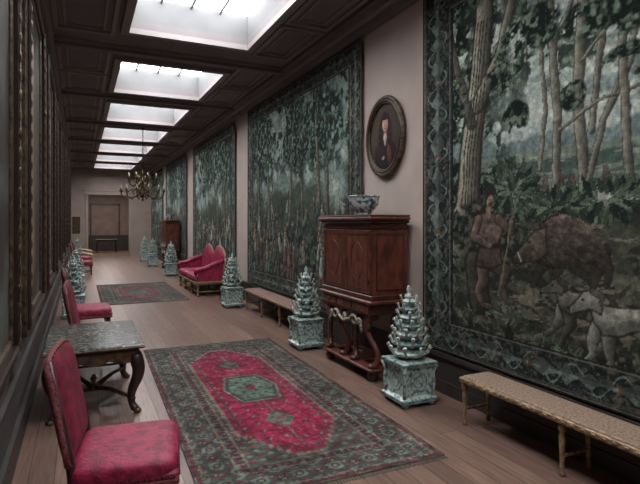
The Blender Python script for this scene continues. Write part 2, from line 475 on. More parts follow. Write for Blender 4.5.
# ---- tapestry 1 (near)
cv = Canvas(-4.25, 1.0, TZ0, TZ1, .0088, .025)
x, y = cv.x, cv.y
n = fbm(x, y, 3, 5, 20)
cv.C[:] = (180, 186, 178)
cv.put(sstep(.5, .56, fbm(x * .5, y * 2.4, 3, 4, 8)), (200, 200, 186))
cv.put(sstep(.60, .64, fbm(x * .6, y * 2.2, 3, 4, 12)), (150, 162, 158))
hz = W(560, 150)[1]
cv.put(1 - sstep(hz + .12, hz + .16, y + .35 * (fbm(x, y * .2, 2.2, 3, 71) - .5)), (122, 138, 136))
cv.put(1 - sstep(hz, hz + .03, y + .1 * (n - .5)), (134, 140, 124))
cv.put((1 - sstep(hz - .05, hz, y)) * sstep(.52, .55, fbm(x * .6, y * 5, 3, 4, 31)), (86, 104, 96))
cv.put((1 - sstep(hz - .1, hz, y)) * sstep(.57, .60, fbm(x * .4, y * 6, 3, 4, 35)), (178, 178, 156))
g = W(560, 205)[1]
cv.put(1 - sstep(g - .05, g + .04, y + .3 * (n - .5)), (80, 79, 68))
cv.put((1 - sstep(g - .1, g, y)) * sstep(.5, .54, fbm(x, y * 1.6, 6, 4, 41)), (54, 54, 48))
cv.put((1 - sstep(g - .1, g, y)) * sstep(.58, .62, fbm(x, y * 1.8, 9, 4, 47)), (106, 103, 86))
cv.put((1 - sstep(g - .1, g, y)) * sstep(.62, .66, fbm(x * .6, y * 3, 7, 4, 49)), (128, 118, 98))
for (u_, v_) in ((560, 172), (572, 176), (606, 168), (622, 180), (545, 178)):
    p_ = W(u_, v_); cv.stroke([(p_[0], p_[1]), (p_[0] + .01, p_[1] - .09)], [.018, .028], (108, 90, 80), line=LINE)
ul = 1 - sstep(W(503, 0)[0] - .2, W(520, 0)[0], x + .35 * (n - .5))
cv.foliage(ul * sstep(1.1, 1.4, y), 60, dens=.44, mid=(62, 79, 68), light=(114, 129, 112))
cv.foliage(sstep(3.25, 3.6, y + .5 * (n - .5)), 77, dens=.49, mid=(74, 89, 76), light=(126, 140, 120))
cv.foliage(sstep(2.5, 2.9, y) * .95, 85, dens=.575, scl=6, dark=(50, 61, 55), mid=(90, 105, 90), light=(144, 154, 134))
P = lambda *a: [W(u, v) for u, v in a]
tr = (134, 125, 110)
for pts, ww in ((((548, -60), (552, 40), (558, 120), (556, 190)), .034), (((590, -80), (582, 20), (578, 90), (586, 198)), .042), (((612, -60), (600, 60), (592, 130)), .024), (((534, -60), (540, 40), (546, 110), (540, 170)), .018), (((650, -80), (630, 60), (604, 120), (590, 180)), .024), (((560, 130), (600, 100), (640, 84)), .013), (((552, 40), (570, 10), (580, -40)), .017), (((582, 60), (612, 20), (640, -10)), .015), (((630, -60), (622, 40), (626, 120), (632, 190)), .028)):
    cv.stroke(P(*pts), ww, (124, 117, 102), shade=.5, line=(58, 55, 50))
cv.stroke(P((486, -60), (484, 20), (478, 90), (471, 150), (468, 205), (458, 245)), [.08, .095, .11, .12, .14, .22], tr, shade=.55, line=LINE)
cv.stroke(P((478, 105), (500, 55), (512, 0), (520, -50)), [.075, .055, .045, .04], (118, 109, 96), shade=.5, line=LINE)
cv.stroke(P((445, 0), (455, 60), (472, 125)), [.03, .04, .05], (94, 87, 78), shade=.4, line=LINE)
for dx in (-.07, -.03, .0, .04, .08):
    cv.stroke([(p[0] + dx, p[1]) for p in P((484, 20), (478, 90), (471, 150), (468, 205))], .007, (66, 60, 52))
cv.stroke([(-1.1, .9), (-1.15, 2.2), (-1.0, 3.9)], [.2, .13, .1], tr, shade=.4, line=LINE)
cv.stroke([(-1.1, 2.3), (-.6, 3.1), (-.3, 3.9)], [.08, .06, .05], tr, shade=.4, line=LINE)
cv.foliage(sstep(3.45, 3.7, y + .4 * (n - .5)), 99, dens=.5, mid=(70, 85, 72), light=(118, 132, 112))
for (u_, v_, rx, rz_) in ((505, 70, .22, .25), (455, 110, .2, .35), (530, 30, .3, .2), (610, 10, .4, .2), (515, 120, .15, .14), (572, 95, .12, .12), (625, 60, .16, .12)):
    lx, lz = W(u_, v_); q = np.sqrt(((x - lx) / rx) ** 2 + ((y - lz) / rz_) ** 2) + .9 * (n - .5)
    cv.foliage(1 - sstep(.8, 1.0, q), 150 + u_, dens=.45, scl=9, mid=(68, 84, 70), light=(120, 134, 114))
lx, lz = W(500, 232); q = np.sqrt(((x - lx) / .75) ** 2 + ((y - lz) / .35) ** 2) + .6 * (n - .5)
cv.foliage(1 - sstep(.8, 1.0, q), 118, dens=.36, dark=(40, 43, 38), mid=(66, 69, 58), light=(98, 98, 80), scl=8)
rr_ = random.Random(4)
def leafbush(u_, v_, rx, rz_, nleaf, s_=.05):
    lx, lz = W(u_, v_)
    L = []
    for _ in range(nleaf):
        a = rr_.random() * 6.283; q = rr_.random() ** .5
        L.append((lz + rz_ * q * math.sin(a), lx + rx * q * math.cos(a), a))
    for z_, x_, a in L:
        c = rr_.choice([(50, 65, 56), (68, 87, 70), (92, 108, 86), (36, 47, 43), (112, 124, 100)])
        a2 = a + rr_.uniform(-.6, .6)
        cv.stroke([(x_, z_), (x_ + s_ * .9 * math.cos(a2), z_ + s_ * .9 * math.sin(a2)), (x_ + s_ * 1.8 * math.cos(a2), z_ + s_ * 1.8 * math.sin(a2))], [s_ * .2, s_ * .38, s_ * .08], c, line=(26, 32, 30))
leafbush(512, 192, .26, .22, 150)
leafbush(600, 200, .42, .10, 130)
leafbush(560, 206, .25, .09, 60)
leafbush(450, 250, .12, .5, 70)
# hunter: short cropped hair, tunic, breeches, spear
skin = (150, 122, 102)
cv.stroke(P((474, 262), (480, 300)), [.10, .12], (66, 63, 53), shade=.4, line=LINE)
cv.stroke(P((492, 262), (506, 272), (503, 286), (507, 300), (513, 302)), [.075, .060, .036, .028, .02], (84, 70, 62), shade=.5, line=LINE)
cv.stroke(P((483, 262), (484, 280), (478, 292), (484, 305), (491, 307)), [.080, .060, .036, .028, .02], (100, 80, 70), shade=.5, line=LINE)
cv.poly(P((478, 215), (488, 212), (499, 214), (504, 226), (499, 242), (503, 264), (490, 269), (476, 265), (480, 243), (475, 228)), (104, 84, 74), LINE, .010, .25, .3)
cv.poly(P((479, 244), (500, 243), (501, 248), (479, 249)), (54, 46, 40))
cv.stroke(P((499, 219), (512, 231), (512, 222)), [.044, .036, .024], (96, 76, 66), shade=.4, line=LINE)
cv.stroke(P((479, 220), (474, 236), (489, 245)), [.046, .038, .026], (112, 90, 78), shade=.4, line=LINE)
cv.ell(*W(490, 245), .022, .020, skin); cv.ell(*W(512, 221), .020, .020, skin)
cv.stroke(P((489, 209), (489, 215)), .028, skin)
hx = W(490, 201)
cv.ell(hx[0], hx[1] + .01, .052, .066, (52, 42, 36)); cv.ell(hx[0] + .008, hx[1] - .008, .042, .054, skin, shade=.3)
cv.poly(P((482, 197), (484, 190), (496, 189), (499, 196), (490, 194)), (56, 46, 40))
cv.ell(hx[0] + .024, hx[1] + .004, .006, .005, (30, 24, 22)); cv.ell(hx[0] - .006, hx[1] + .004, .006, .005, (30, 24, 22)); cv.ell(hx[0] + .012, hx[1] - .032, .026, .018, (74, 58, 48))
cv.stroke(P((520, 190), (512, 221), (499, 296)), .008, (126, 112, 90))
# boar
bcol = (88, 76, 66)
for L_ in (((542, 262), (537, 274), (533, 286)), ((556, 264), (554, 276), (557, 288)), ((588, 260), (598, 272), (593, 289)), ((600, 256), (609, 270), (607, 286))):
    cv.stroke(P(*L_), [.075, .034, .020], (66, 57, 50), line=LINE)
cv.poly(P((529, 252), (531, 238), (538, 226), (546, 217), (556, 213), (566, 214), (578, 218), (592, 226), (602, 238), (607, 252), (602, 262), (588, 264), (572, 268), (552, 269), (538, 264)), bcol, None, .012, .42, .5)
rb = random.Random(9)
for _ in range(220):
    u_ = rb.uniform(534, 604); v_ = rb.uniform(216, 264)
    if ((u_ - 568) / 37) ** 2 + ((v_ - 241) / 25) ** 2 < 1:
        cv.stroke(P((u_, v_), (u_ + 3.5, v_ + 2.5)), .005, rb.choice([(58, 49, 43), (108, 94, 80), (74, 63, 55)]), a=.6)
for k_ in range(9):
    t_ = k_ / 8; u_ = 540 + t_ * 24; v_ = 225 - 12 * t_ ** .7
    cv.stroke(P((u_, v_), (u_ + 2, v_ - 4)), [.010, .004], (50, 42, 38))
cv.stroke(P((606, 244), (612, 250), (610, 258)), [.012, .009, .012], (60, 50, 44))
cv.poly(P((546, 228), (536, 230), (527, 242), (517, 253), (512, 258), (514, 264), (524, 263), (538, 261), (548, 253)), (100, 85, 72), LINE, .007, .3, .3)
cv.poly(P((541, 230), (540, 218), (548, 226)), (74, 62, 54), LINE, .007)
cv.ell(*W(531, 242), .012, .009, (18, 16, 16)); cv.ell(*W(514, 259), .010, .018, (46, 38, 36))
cv.stroke(P((522, 261), (519, 253)), [.010, .004], (186, 180, 160))
cv.foliage(1 - sstep(.72, .86, y + .25 * (n - .5)), 140, dens=.46, dark=(38, 40, 36), mid=(74, 76, 64), light=(114, 112, 94), scl=9)
def beast(outline, col, legs, hd, ears, eye, tail, belly):
    far = tuple(c * .66 for c in col)
    for k, L in enumerate(legs):
        cv.stroke(P(*L), [.064, .042, .024, .020, .026], far if k % 2 else tuple(c * .88 for c in col), shade=.4, line=LINE)
    cv.stroke(P(*tail), [.018, .013, .008], far, line=LINE)
    cv.poly(P(*outline), col, LINE, .008, .30, .18)
    cv.stroke(P(*belly), [.02, .035, .02], tuple(c * .62 for c in col), a=.6)
    for k in range(4):
        q0 = outline[3]; cv.stroke(P((q0[0] - 2 + k * 5, q0[1] + 8), (q0[0] - 5 + k * 5, q0[1] + 16)), .006, tuple(c * .62 for c in col), a=.7)
    cv.poly(P(*hd), tuple(c * .98 for c in col), LINE, .007, .25, .1)
    for e_ in ears: cv.stroke(P(*e_), [.024, .026, .010], far, line=LINE)
    cv.ell(*W(*eye), .012, .009, (24, 20, 20)); nz = hd[-2]; cv.ell(*W(*nz), .012, .010, (40, 36, 34))
oc = (146, 141, 128)
beast(((556, 292), (562, 288), (574, 292), (592, 291), (604, 294), (611, 302), (608, 312), (596, 312), (582, 309), (570, 315), (560, 308)), (116, 109, 97),
      (((564, 306), (560, 320), (553, 330), (541, 336), (536, 337)), ((568, 308), (572, 324), (564, 336), (560, 348), (554, 349)), ((600, 306), (606, 320), (599, 330), (603, 346)), ((606, 304), (616, 316), (613, 330), (618, 342))),
      ((552, 280), (560, 279), (567, 288), (563, 296), (556, 292), (548, 293), (541, 294), (541, 289)), (((559, 281), (565, 284), (566, 292)),), (552, 285), ((609, 298), (620, 296), (630, 286)), ((568, 310), (584, 305), (600, 309)))
beast(((590, 306), (598, 302), (616, 308), (644, 308), (664, 310), (678, 320), (680, 336), (664, 340), (640, 331), (620, 338), (604, 336), (594, 322)), oc,
      (((600, 326), (592, 342), (594, 354), (580, 366), (573, 367)), ((610, 330), (610, 350), (612, 362), (602, 378), (595, 379)), ((668, 330), (680, 350), (668, 368), (676, 388)), ((656, 328), (660, 350), (648, 366), (652, 386))),
      ((584, 292), (594, 290), (604, 302), (602, 314), (590, 309), (580, 311), (570, 314), (569, 308), (577, 300)), (((593, 292), (601, 296), (603, 307)),), (584, 299), ((680, 322), (696, 326), (712, 306)), ((606, 333), (632, 326), (660, 334)))
for (u_, v_) in ((548, 345), (575, 358), (600, 372), (630, 384), (515, 318), (480, 312)): leafbush(u_, v_, .16, .05, 18, .035)
border(cv, .46, seed=5, wb=.30)
cv.grain(.28, 34, 17); cv.grain(.14, 9, 19)
cv.fade(.88, .80, -2, 1.04)
hang(cv, 'wall_tapestry', 1)

def verdure(s0, s1, res, seed, name, bw=.4, figs=40, light=1.0):
    cv = Canvas(s0, s1, TZ0, TZ1, res, .03)
    x, y = cv.x, cv.y; r = random.Random(seed)
    n = fbm(x, y, 2, 5, seed)
    cv.C[:] = (134, 148, 142)
    cv.put(sstep(.52, .56, fbm(x, y * 2, 2.5, 4, seed + 2)), (160, 168, 156))
    cv.put(1 - sstep(1.9, 2.3, y + 1.2 * (n - .5)), (76, 84, 74))
    Wd = s1 - s0
    tx = s0 + bw + Wd * .12
    for k in range(5):
        cv.put(((np.abs(x - tx - k * .13) < .06) & (y > 2.2) & (y < 2.55 + .22 * r.random())) * 1.0, (132, 146, 148))
    for k in range(int(Wd * 1.7)):
        tx = s0 + bw + r.random() * (Wd - 2 * bw); lean = r.uniform(-.25, .25); w0 = r.uniform(.03, .07)
        z0 = r.uniform(.9, 1.8)
        m = 1 - sstep(.7, 1.0, np.sqrt(((x - tx - lean) / .6) ** 2 + ((y - 3.1) / .75) ** 2) + .8 * (n - .5))
        cv.foliage(m, seed + 20 + k, dens=.42, scl=7, dark=(30, 41, 38), mid=(60, 82, 72), light=(114, 133, 119))
        cv.stroke([(tx, z0), (tx + lean * .4, (z0 + 3) / 2), (tx + lean, 3.3)], [w0 * 1.3, w0, w0 * .7], (108, 101, 87), shade=.5, line=LINE)
    cv.foliage(sstep(2.0, 3.0, y), seed + 70, dens=.52, scl=6, dark=(32, 43, 41), mid=(66, 87, 78), light=(122, 140, 127))
    cv.foliage(1 - sstep(1.2, 2.1, y), seed + 80, dens=.46, scl=7, dark=(38, 43, 39), mid=(72, 80, 69), light=(114, 116, 99))
    pal = [(140, 144, 130), (114, 90, 80), (86, 104, 106), (132, 117, 96), (100, 114, 102), (60, 64, 68), (152, 152, 138), (106, 76, 70)]
    L = sorted([(r.uniform(.9, 1.85), s0 + bw + r.random() * (Wd - 2 * bw)) for _ in range(figs)], reverse=True)
    for fz, fx in L:
        h = .26 + .24 * (2.0 - fz); c = r.choice(pal); c2 = r.choice(pal); ln = r.uniform(-.08, .08)
        cv.stroke([(fx - .03, fz), (fx - .06, fz - h * .5)], [h * .09, h * .05], c2, shade=.4, line=LINE)
        cv.stroke([(fx + .03, fz), (fx + .08, fz - h * .5)], [h * .09, h * .05], c2, shade=.4, line=LINE)
        cv.stroke([(fx + ln, fz + h * .35), (fx, fz)], [h * .12, h * .17], c, shade=.5, line=LINE)
        cv.stroke([(fx + ln, fz + h * .33), (fx + r.uniform(-.25, .25) * h * 1.6, fz + r.uniform(-.05, .4) * h)], [h * .06, h * .04], c, shade=.3, line=LINE)
        cv.stroke([(fx + ln, fz + h * .53), (fx + ln, fz + h * .56)], h * .08, (148, 127, 109), shade=.3, line=LINE)
    border(cv, bw, seed=seed + 3, wb=.3)
    cv.grain(.32, 30, seed + 5); cv.grain(.24, 5, seed + 6)
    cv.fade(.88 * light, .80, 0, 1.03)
    return hang(cv, name, seed)
verdure(-10.26, -5.5, .012, 200, 'wall_tapestry.001', .34, 50)
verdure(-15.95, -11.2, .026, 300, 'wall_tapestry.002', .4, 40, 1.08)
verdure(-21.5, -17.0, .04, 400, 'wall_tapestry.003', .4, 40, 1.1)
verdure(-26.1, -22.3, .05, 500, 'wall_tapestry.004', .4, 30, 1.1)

# ------------------------------------------------------------------ rugs
def rug(cx, cy, w, l, rz, res, name, seed, fieldc=(114, 32, 54)):
    cv = Canvas(-w / 2, w / 2, -l / 2, l / 2, res, .02)
    x, y = cv.x, cv.y
    ex = w / 2 - np.abs(x); ey = l / 2 - np.abs(y); e = np.minimum(ex, ey)
    n1 = fbm(x, y, 13, 3, seed); n2 = fbm(x, y, 24, 2, seed + 3)
    cv.C[:] = (60, 69, 66)
    t = np.where(ex < ey, y, x)
    mot = np.sin(t * 2 * math.pi / .26) * np.cos((e - .17) * 2 * math.pi / .24)
    cv.put(sstep(.2, .3, mot), (92, 102, 91)); cv.put(sstep(.3, .4, -mot), (88, 52, 58))
    cv.put(sstep(.7, .8, np.abs(mot)), (42, 49, 49)); cv.put(sstep(.9, .95, np.abs(mot)), (110, 105, 92))
    mot2 = np.sin(t * 2 * math.pi / .13 + 1) * np.sin((e) * 2 * math.pi / .11)
    cv.put(sstep(.6, .7, mot2), (85, 54, 57)); cv.put(sstep(.75, .85, -mot2), (99, 104, 92))
    for a_, c_, ww in ((.03, (90, 52, 56), .012), (.065, (96, 98, 86), .008), (.285, (96, 96, 84), .008), (.33, (44, 51, 53), .022), (.37, (100, 94, 82), .007)):
        cv.put((np.abs(e - a_) < ww).astype(float), c_)
    sm = ((np.abs(e - .33) < .016) & (np.sin(t * 2 * math.pi / .06) > .2)).astype(float)
    cv.put(sm, (102, 62, 66))
    fw = w / 2 - .38; fl = l / 2 - .38
    inf = (e > .38).astype(float)
    cv.put(inf, (64, 73, 68))
    cv.put(inf * sstep(.35, .5, np.sin(x * 40) * np.sin(y * 40)), (98, 56, 62))
    cv.put(inf * sstep(.55, .7, -np.sin(x * 40) * np.sin(y * 40)), (96, 100, 88))
    st = np.floor((fl - np.abs(y)) / .07) * .07
    lim = np.minimum(fw - .03, .12 + st * .62)
    inside = inf * (np.abs(x) < lim - .03) * (np.abs(y) < fl - .05)
    edge = inf * (np.abs(x) < lim) * (np.abs(y) < fl - .02)
    cv.put(edge, (104, 100, 87)); cv.put(inside, fieldc)
    cv.put(inside * sstep(.52, .56, n2), tuple(min(255, c * 1.12 + 6) for c in fieldc))
    gx = np.abs(np.sin(x * 24)); gy = np.abs(np.sin(y * 20 + 3 * np.sin(x * 12)))
    cv.put(inside * (gx * gy > .90), (72, 82, 75)); cv.put(inside * (gx * gy > .97), (126, 108, 94))
    cv.put(inside * (np.abs(np.sin(x * 12 + 1.3 * np.sin(y * 10))) < .06), (80, 54, 60))
    q2 = (np.abs(np.abs(x) - lim + .075) < .008) * (np.abs(y) < fl - .1); cv.put(inside * q2, (70, 60, 62))
    q = np.maximum(np.abs(x) / .27 + np.abs(y) / .62 * .55, np.abs(y) / .40)
    cv.put((q < 1.12) * (q > 1.06), (70, 56, 60)); cv.put((q < 1.0) * 1.0, (104, 100, 87)); cv.put((q < .94) * 1.0, (56, 68, 64)); cv.put((q < .8) * 1.0, (84, 99, 88))
    cv.put(((q < .8) & (np.sin(x * 48) * np.sin(y * 42) > .55)) * 1.0, (57, 70, 65)); cv.put((q < .2) * 1.0, (106, 52, 62))
    for sy in (-1, 1):
        q = np.abs(x) / .13 + np.abs(y - sy * (fl * .55)) / .2
        cv.put(inside * (q < 1), (74, 88, 78)); cv.put(inside * (q < .5), (108, 80, 75))
        cv.put(inside * (np.abs(x) < .010) * (np.abs(y) > .42) * (np.abs(y) < fl * .9), (92, 86, 77))
    cv.C += ((n1 - .5) * 50)[..., None]
    cv.grain(.34, 40, seed + 9); cv.grain(.30, 2.4, seed + 12); cv.C = np.clip(cv.C * .93, 0, 255)
    par = bpy.data.objects.new(name, None); sc.collection.objects.link(par)
    par.location = (cx, cy, 0); par.rotation_euler = (0, 0, rz)
    canvas_obj(cv, 'pile', lambda a, c: np.stack([a, c, .0125 + .0015 * np.sin(a * 9 + c * 4)], -1), M_RUG, par)
    bb = B(); bb.box(-w/2, w/2, -l/2, l/2, .001, .010, M_FR)
    for sy in (-1, 1):
        k = int(w / .02)
        for i in range(k):
            xx = -w / 2 + (i + .5) * w / k
            y0, y1 = sorted((sy * l / 2, sy * (l / 2 + .035 + .01 * random.random())))
            bb.box(xx - .005, xx + .005, y0, y1, .001, .006, M_FR)
    bb.obj('backing', parent=par)
M_FR = mat('rug_fringe_wool', (104, 96, 84), (80, 74, 66), 50, .9)
rug(1.53, 4.87, 1.68, 3.95, math.radians(-1.2), .0095, 'persian_rug', 610)
rug(1.24, 12.7, 1.72, 3.5, 0, .02, 'persian_rug.001', 640, (92, 56, 58))

# ------------------------------------------------------------------ delft flower pyramid
def pyramid():
    b = B(); R = math.pi / 4
    q = math.sqrt(2)
    for sx in (-1, 1):
        for sy in (-1, 1):
            b.lathe([(.02, 0), (.035, .012), (.035, .03), (.02, .045)], sx * .14, sy * .14, M_DELFTB, 10)
    prof = [(.185, .04), (.185, .075), (.165, .09), (.155, .10), (.150, .20), (.150, .34), (.16, .355), (.185, .375), (.185, .40), (.12, .41)]
    b.lathe([(r * q, z) for r, z in prof], 0, 0, M_DELFT, 4, R, False)
    for z in (.06, .385):
        b.lathe([(.188 * q, z - .01), (.188 * q, z + .01)], 0, 0, M_DELFTB, 4, R, False)
    for k in range(4):
        a = k * math.pi / 2
        for rad_, mm in ((.09, M_DELFTB), (.05, M_DELFTB)):
            ring = []
            for j in range(20):
                t = 2 * math.pi * j / 20
                lx, ly, lz = .151, rad_ * math.cos(t), .22 + rad_ * math.sin(t)
                ring.append((lx * math.cos(a) - ly * math.sin(a), lx * math.sin(a) + ly * math.cos(a), lz))
            b.sweep(ring, .005, mm, 6, closed=True)
        aa = a + R
        b.sweep([(.215 * math.cos(aa), .215 * math.sin(aa), .09), (.232 * math.cos(aa), .232 * math.sin(aa), .2), (.222 * math.cos(aa), .222 * math.sin(aa), .3), (.25 * math.cos(aa), .25 * math.sin(aa), .37)], [.02, .014, .016, .022], M_DELFT, 8)
    z = .41; n = 7
    for i in range(n):
        r = .165 * (1 - i / n * .66); h = .092 - i * .0035
        b.lathe([(r * .50, z), (r * .62, z + h * .15), (r * .86, z + h * .4), (r, z + h * .55), (r * .98, z + h * .66), (r * .65, z + h * .8), (r * .5, z + h)], 0, 0, M_DELFT if i % 2 == 0 else M_DELFTB, 12, R)
        ns = 8 if i < 4 else 6
        for k in range(ns):
            a = 2 * math.pi * (k + .5 * (i % 2)) / ns
            c, s_ = math.cos(a), math.sin(a)
            sw = max(.010, .019 * (1 - i / n * .5))
            b.sweep([(r * .8 * c, r * .8 * s_, z + h * .45), (r * 1.04 * c, r * 1.04 * s_, z + h * .7), (r * 1.16 * c, r * 1.16 * s_, z + h * 1.2), (r * 1.24 * c, r * 1.24 * s_, z + h * 1.32)], [sw * .9, sw * .8, sw * .85, sw * 1.25], M_DELFTW, 7)
            b.lathe([(sw * .7, z + h * 1.30), (sw * .7, z + h * 1.36)], r * 1.24 * c, r * 1.24 * s_, M_WOODBLK, 6)  # dark disc, not wood: painted shade of the spout's open mouth
        z += h * .97
    b.lathe([(.03, z - .01), (.045, z + .02), (.03, z + .04), (.012, z + .055), (.024, z + .075), (.02, z + .1), (.004, z + .125)], 0, 0, M_DELFT, 12)
    return b, z + .125
b, zt_ = pyramid()
k0 = 1.07 / zt_
p0 = b.obj('tulip_vase', (2.74, 3.90, 0), .0); p0.scale = (k0,) * 3
for i, (px, py, s_) in enumerate([(2.70, 6.17, 1.0), (2.68, 9.72, .98), (2.52, 16.1, 1.0), (2.46, 19.9, 1.0), (2.46, 22.6, 1.0), (-.08, 13.3, 1.0), (-.1, 9.8, 1.0), (-.1, 22.0, 1.0)]):
    inst(p0, 'tulip_vase.%03d' % (i + 1), (px, py, 0), 0, k0 * s_)

# ------------------------------------------------------------------ cabinet on stand (front faces -X)
def cabinet():
    b = B(); D, Wd = .46, 1.18
    zb, ztp = .86, 1.64
    b.bbox(.02, D, .03, Wd - .03, zb, ztp, M_WALNUT, .006)
    b.bbox(0, D, .01, Wd - .01, zb - .02, zb + .03, M_WALNUT_D, .006)
    b.bbox(.005, D, .015, Wd - .015, ztp - .06, ztp - .03, M_WALNUT_D, .005)
    b.bbox(-.015, D, -.01, Wd + .01, ztp, ztp + .03, M_WALNUT_D, .008)
    b.bbox(-.045, D, -.04, Wd + .04, ztp + .03, ztp + .065, M_WALNUT, .012)
    b.bbox(-.03, D, -.025, Wd + .025, ztp + .065, ztp + .085, M_WALNUT_D, .006)
    for y0, y1 in ((.05, Wd / 2 - .004), (Wd / 2 + .004, Wd - .05)):
        b.bbox(.003, .024, y0, y1, zb + .045, ztp - .075, M_WALNUT, .004)
        for (a0, a1, c0, c1) in ((y0 + .04, y1 - .04, zb + .085, zb + .095), (y0 + .04, y1 - .04, ztp - .125, ztp - .115)):
            b.box(-.002, .01, a0, a1, c0, c1, M_WALNUT_D)
        for a0 in (y0 + .04, y1 - .05):
            b.box(-.002, .01, a0, a0 + .01, zb + .085, ztp - .115, M_WALNUT_D)
        ring = [(.002, (y0+y1)/2 + .13*math.cos(t), (zb+ztp)/2 - .01 + .2*math.sin(t)) for t in [2*math.pi*j/28 for j in range(28)]]
        b.sweep(ring, .004, M_WALNUT_D, 5, closed=True)
    b.box(.0, .012, Wd / 2 - .004, Wd / 2 + .004, zb + .045, ztp - .075, M_WOODBLK)
    b.bbox(-.004, .008, Wd/2 - .03, Wd/2 - .012, 1.2, 1.26, M_BRASS, .003)
    for zz in (1.0, 1.5):
        for yy in (.05, Wd - .07): b.bbox(-.004, .01, yy, yy + .02, zz, zz + .06, M_BRASS, .003)
    for yy, sg in ((.03, -1), (Wd - .03, 1)):
        y0, y1 = sorted((yy, yy + sg * .008))
        b.box(.07, D - .05, y0, y1, zb + .08, zb + .09, M_WALNUT_D); b.box(.07, D - .05, y0, y1, ztp - .12, ztp - .11, M_WALNUT_D)
        b.box(.07, .08, y0, y1, zb + .08, ztp - .11, M_WALNUT_D); b.box(D - .06, D - .05, y0, y1, zb + .08, ztp - .11, M_WALNUT_D)
    b.bbox(-.03, D, -.02, Wd + .02, .80, .84, M_WALNUT, .01)
    b.bbox(.0, D, .02, Wd - .02, .69, .80, M_WALNUT_D, .006)
    for k in range(3):
        y0 = .05 + k * (Wd - .1) / 3
        b.bbox(-.012, .01, y0 + .01, y0 + (Wd - .1) / 3 - .01, .705, .79, M_WALNUT, .005)
        b.cushion(-.018, y0 + (Wd - .1) / 6, .75, .012, .012, .012, M_BRASS, 1)
    pts = [(.04, .70), (.04, .64)]
    for j in range(13):
        t = j / 12; pts.append((.04 + t * (Wd - .08), .64 + .035 * abs(math.sin(t * 3 * math.pi))))
    pts += [(Wd - .04, .70)]
    b.prism(pts, 'x', .01, .03, M_WALNUT_D)
    for yc, sg in ((Wd * .30, 1), (Wd * .70, -1)):
        P_ = []; R_ = []
        for j in range(22):
            t = j / 21; a = t * 2.2 * math.pi; r = .075 * (1 - .72 * t)
            P_.append((.0, yc + sg * (.02 + r * math.cos(a)), .59 + r * math.sin(a) * .8)); R_.append(.020 * (1 - .5 * t))
        b.sweep(P_, R_, M_SILV, 7)
        for k in range(4):
            b.sweep([(.005, yc - sg * .04, .60), (.0, yc - sg * (.09 + .02 * k), .62 - .035 * k), (.01, yc - sg * (.15 - .01 * k), .60 - .04 * k)], [.014, .018, .004], M_SILV, 6)
    b.cushion(.0, Wd / 2, .60, .022, .04, .05, M_SILV, 1, 12, 8)
    b.sweep([(.0, Wd * .30 + .09, .60), (-.01, Wd / 2 - .06, .575), (-.01, Wd / 2, .555), (-.01, Wd / 2 + .06, .575), (.0, Wd * .70 - .09, .60)], [.012, .018, .02, .018, .012], M_SILV, 7)
    def sleg(x, y, sy):
        path = []; rr = []
        for j in range(17):
            t = j / 16; z = .68 - t * .56
            path.append((x - .03 * math.sin(t * 2 * math.pi), y + sy * .06 * math.sin(t * 2 * math.pi), z))
            rr.append(.042 - .016 * math.sin(t * math.pi) + .012 * (t < .2))
        b.sweep(path, rr, M_WALNUT, 8)
        b.bbox(x - .05, x + .05, y - .05, y + .05, .63, .69, M_WALNUT_D, .008)
        b.cushion(x - .03, y + sy * .03, .56, .03, .032, .055, M_GILTD, .9, 10, 8)
        b.cushion(x - .02, y - sy * .01, .155, .045, .042, .03, M_WALNUT_D, .9, 10, 8)
    for y, sy in ((.10, 1), (.45, -1), (Wd - .45, 1), (Wd - .10, -1)):
        sleg(.07, y, sy)
    for y, sy in ((.10, 1), (Wd - .10, -1)):
        sleg(D - .07, y, sy)
    b.bbox(.0, .14, .03, Wd - .03, .10, .135, M_WALNUT, .01)
    b.bbox(D - .14, D, .03, Wd - .03, .10, .135, M_WALNUT, .01)
    for y in (.10, Wd - .10): b.bbox(.02, D - .02, y - .06, y + .06, .10, .135, M_WALNUT, .01)
    b.bbox(.1, D - .1, Wd / 2 - .17, Wd / 2 + .17, .10, .135, M_WALNUT, .01)
    for x in (.07, D - .07):
        for y in (.10, Wd - .10):
            b.lathe([(.03, 0), (.05, .02), (.055, .05), (.045, .085), (.03, .10)], x, y, M_WALNUT_D, 14)
    return b
cabinet().obj('cabinet_on_stand', (2.68, 4.46, 0))
cabinet().obj('cabinet_on_stand.001', (2.64, 17.9, 0))

def bowl(name, loc, r, h, mt=M_PORC):
    b = B()
    b.lathe([(r * .45, 0), (r * .5, .02), (r * .42, h * .14), (r * .7, h * .3), (r * .92, h * .55), (r * .94, h * .8), (r * 1.02, h * .97), (r, h), (r * .93, h * .96), (r * .85, h * .75), (r * .8, h * .5), (r * .5, h * .3), (.01, h * .25)], 0, 0, mt, 28)
    for sx in (-1, 1):
        b.sweep([(0, sx * r * .9, h * .75), (0, sx * r * 1.15, h * .85), (0, sx * r * 1.2, h * .65), (0, sx * r * .92, h * .5)], .012, M_DELFTB, 6)
    for z in (.12, .9): b.lathe([(r * (.5 if z < .5 else 1.01), h * z), (r * (.52 if z < .5 else 1.03), h * z + .012)], 0, 0, M_DELFTB, 28, cap=False)
    return b.obj(name, loc)
bowl('delft_bowl', (2.90, 5.0, 1.726), .18, .22)
bowl('delft_bowl.001', (2.85, 18.4, 1.726), .16, .2)

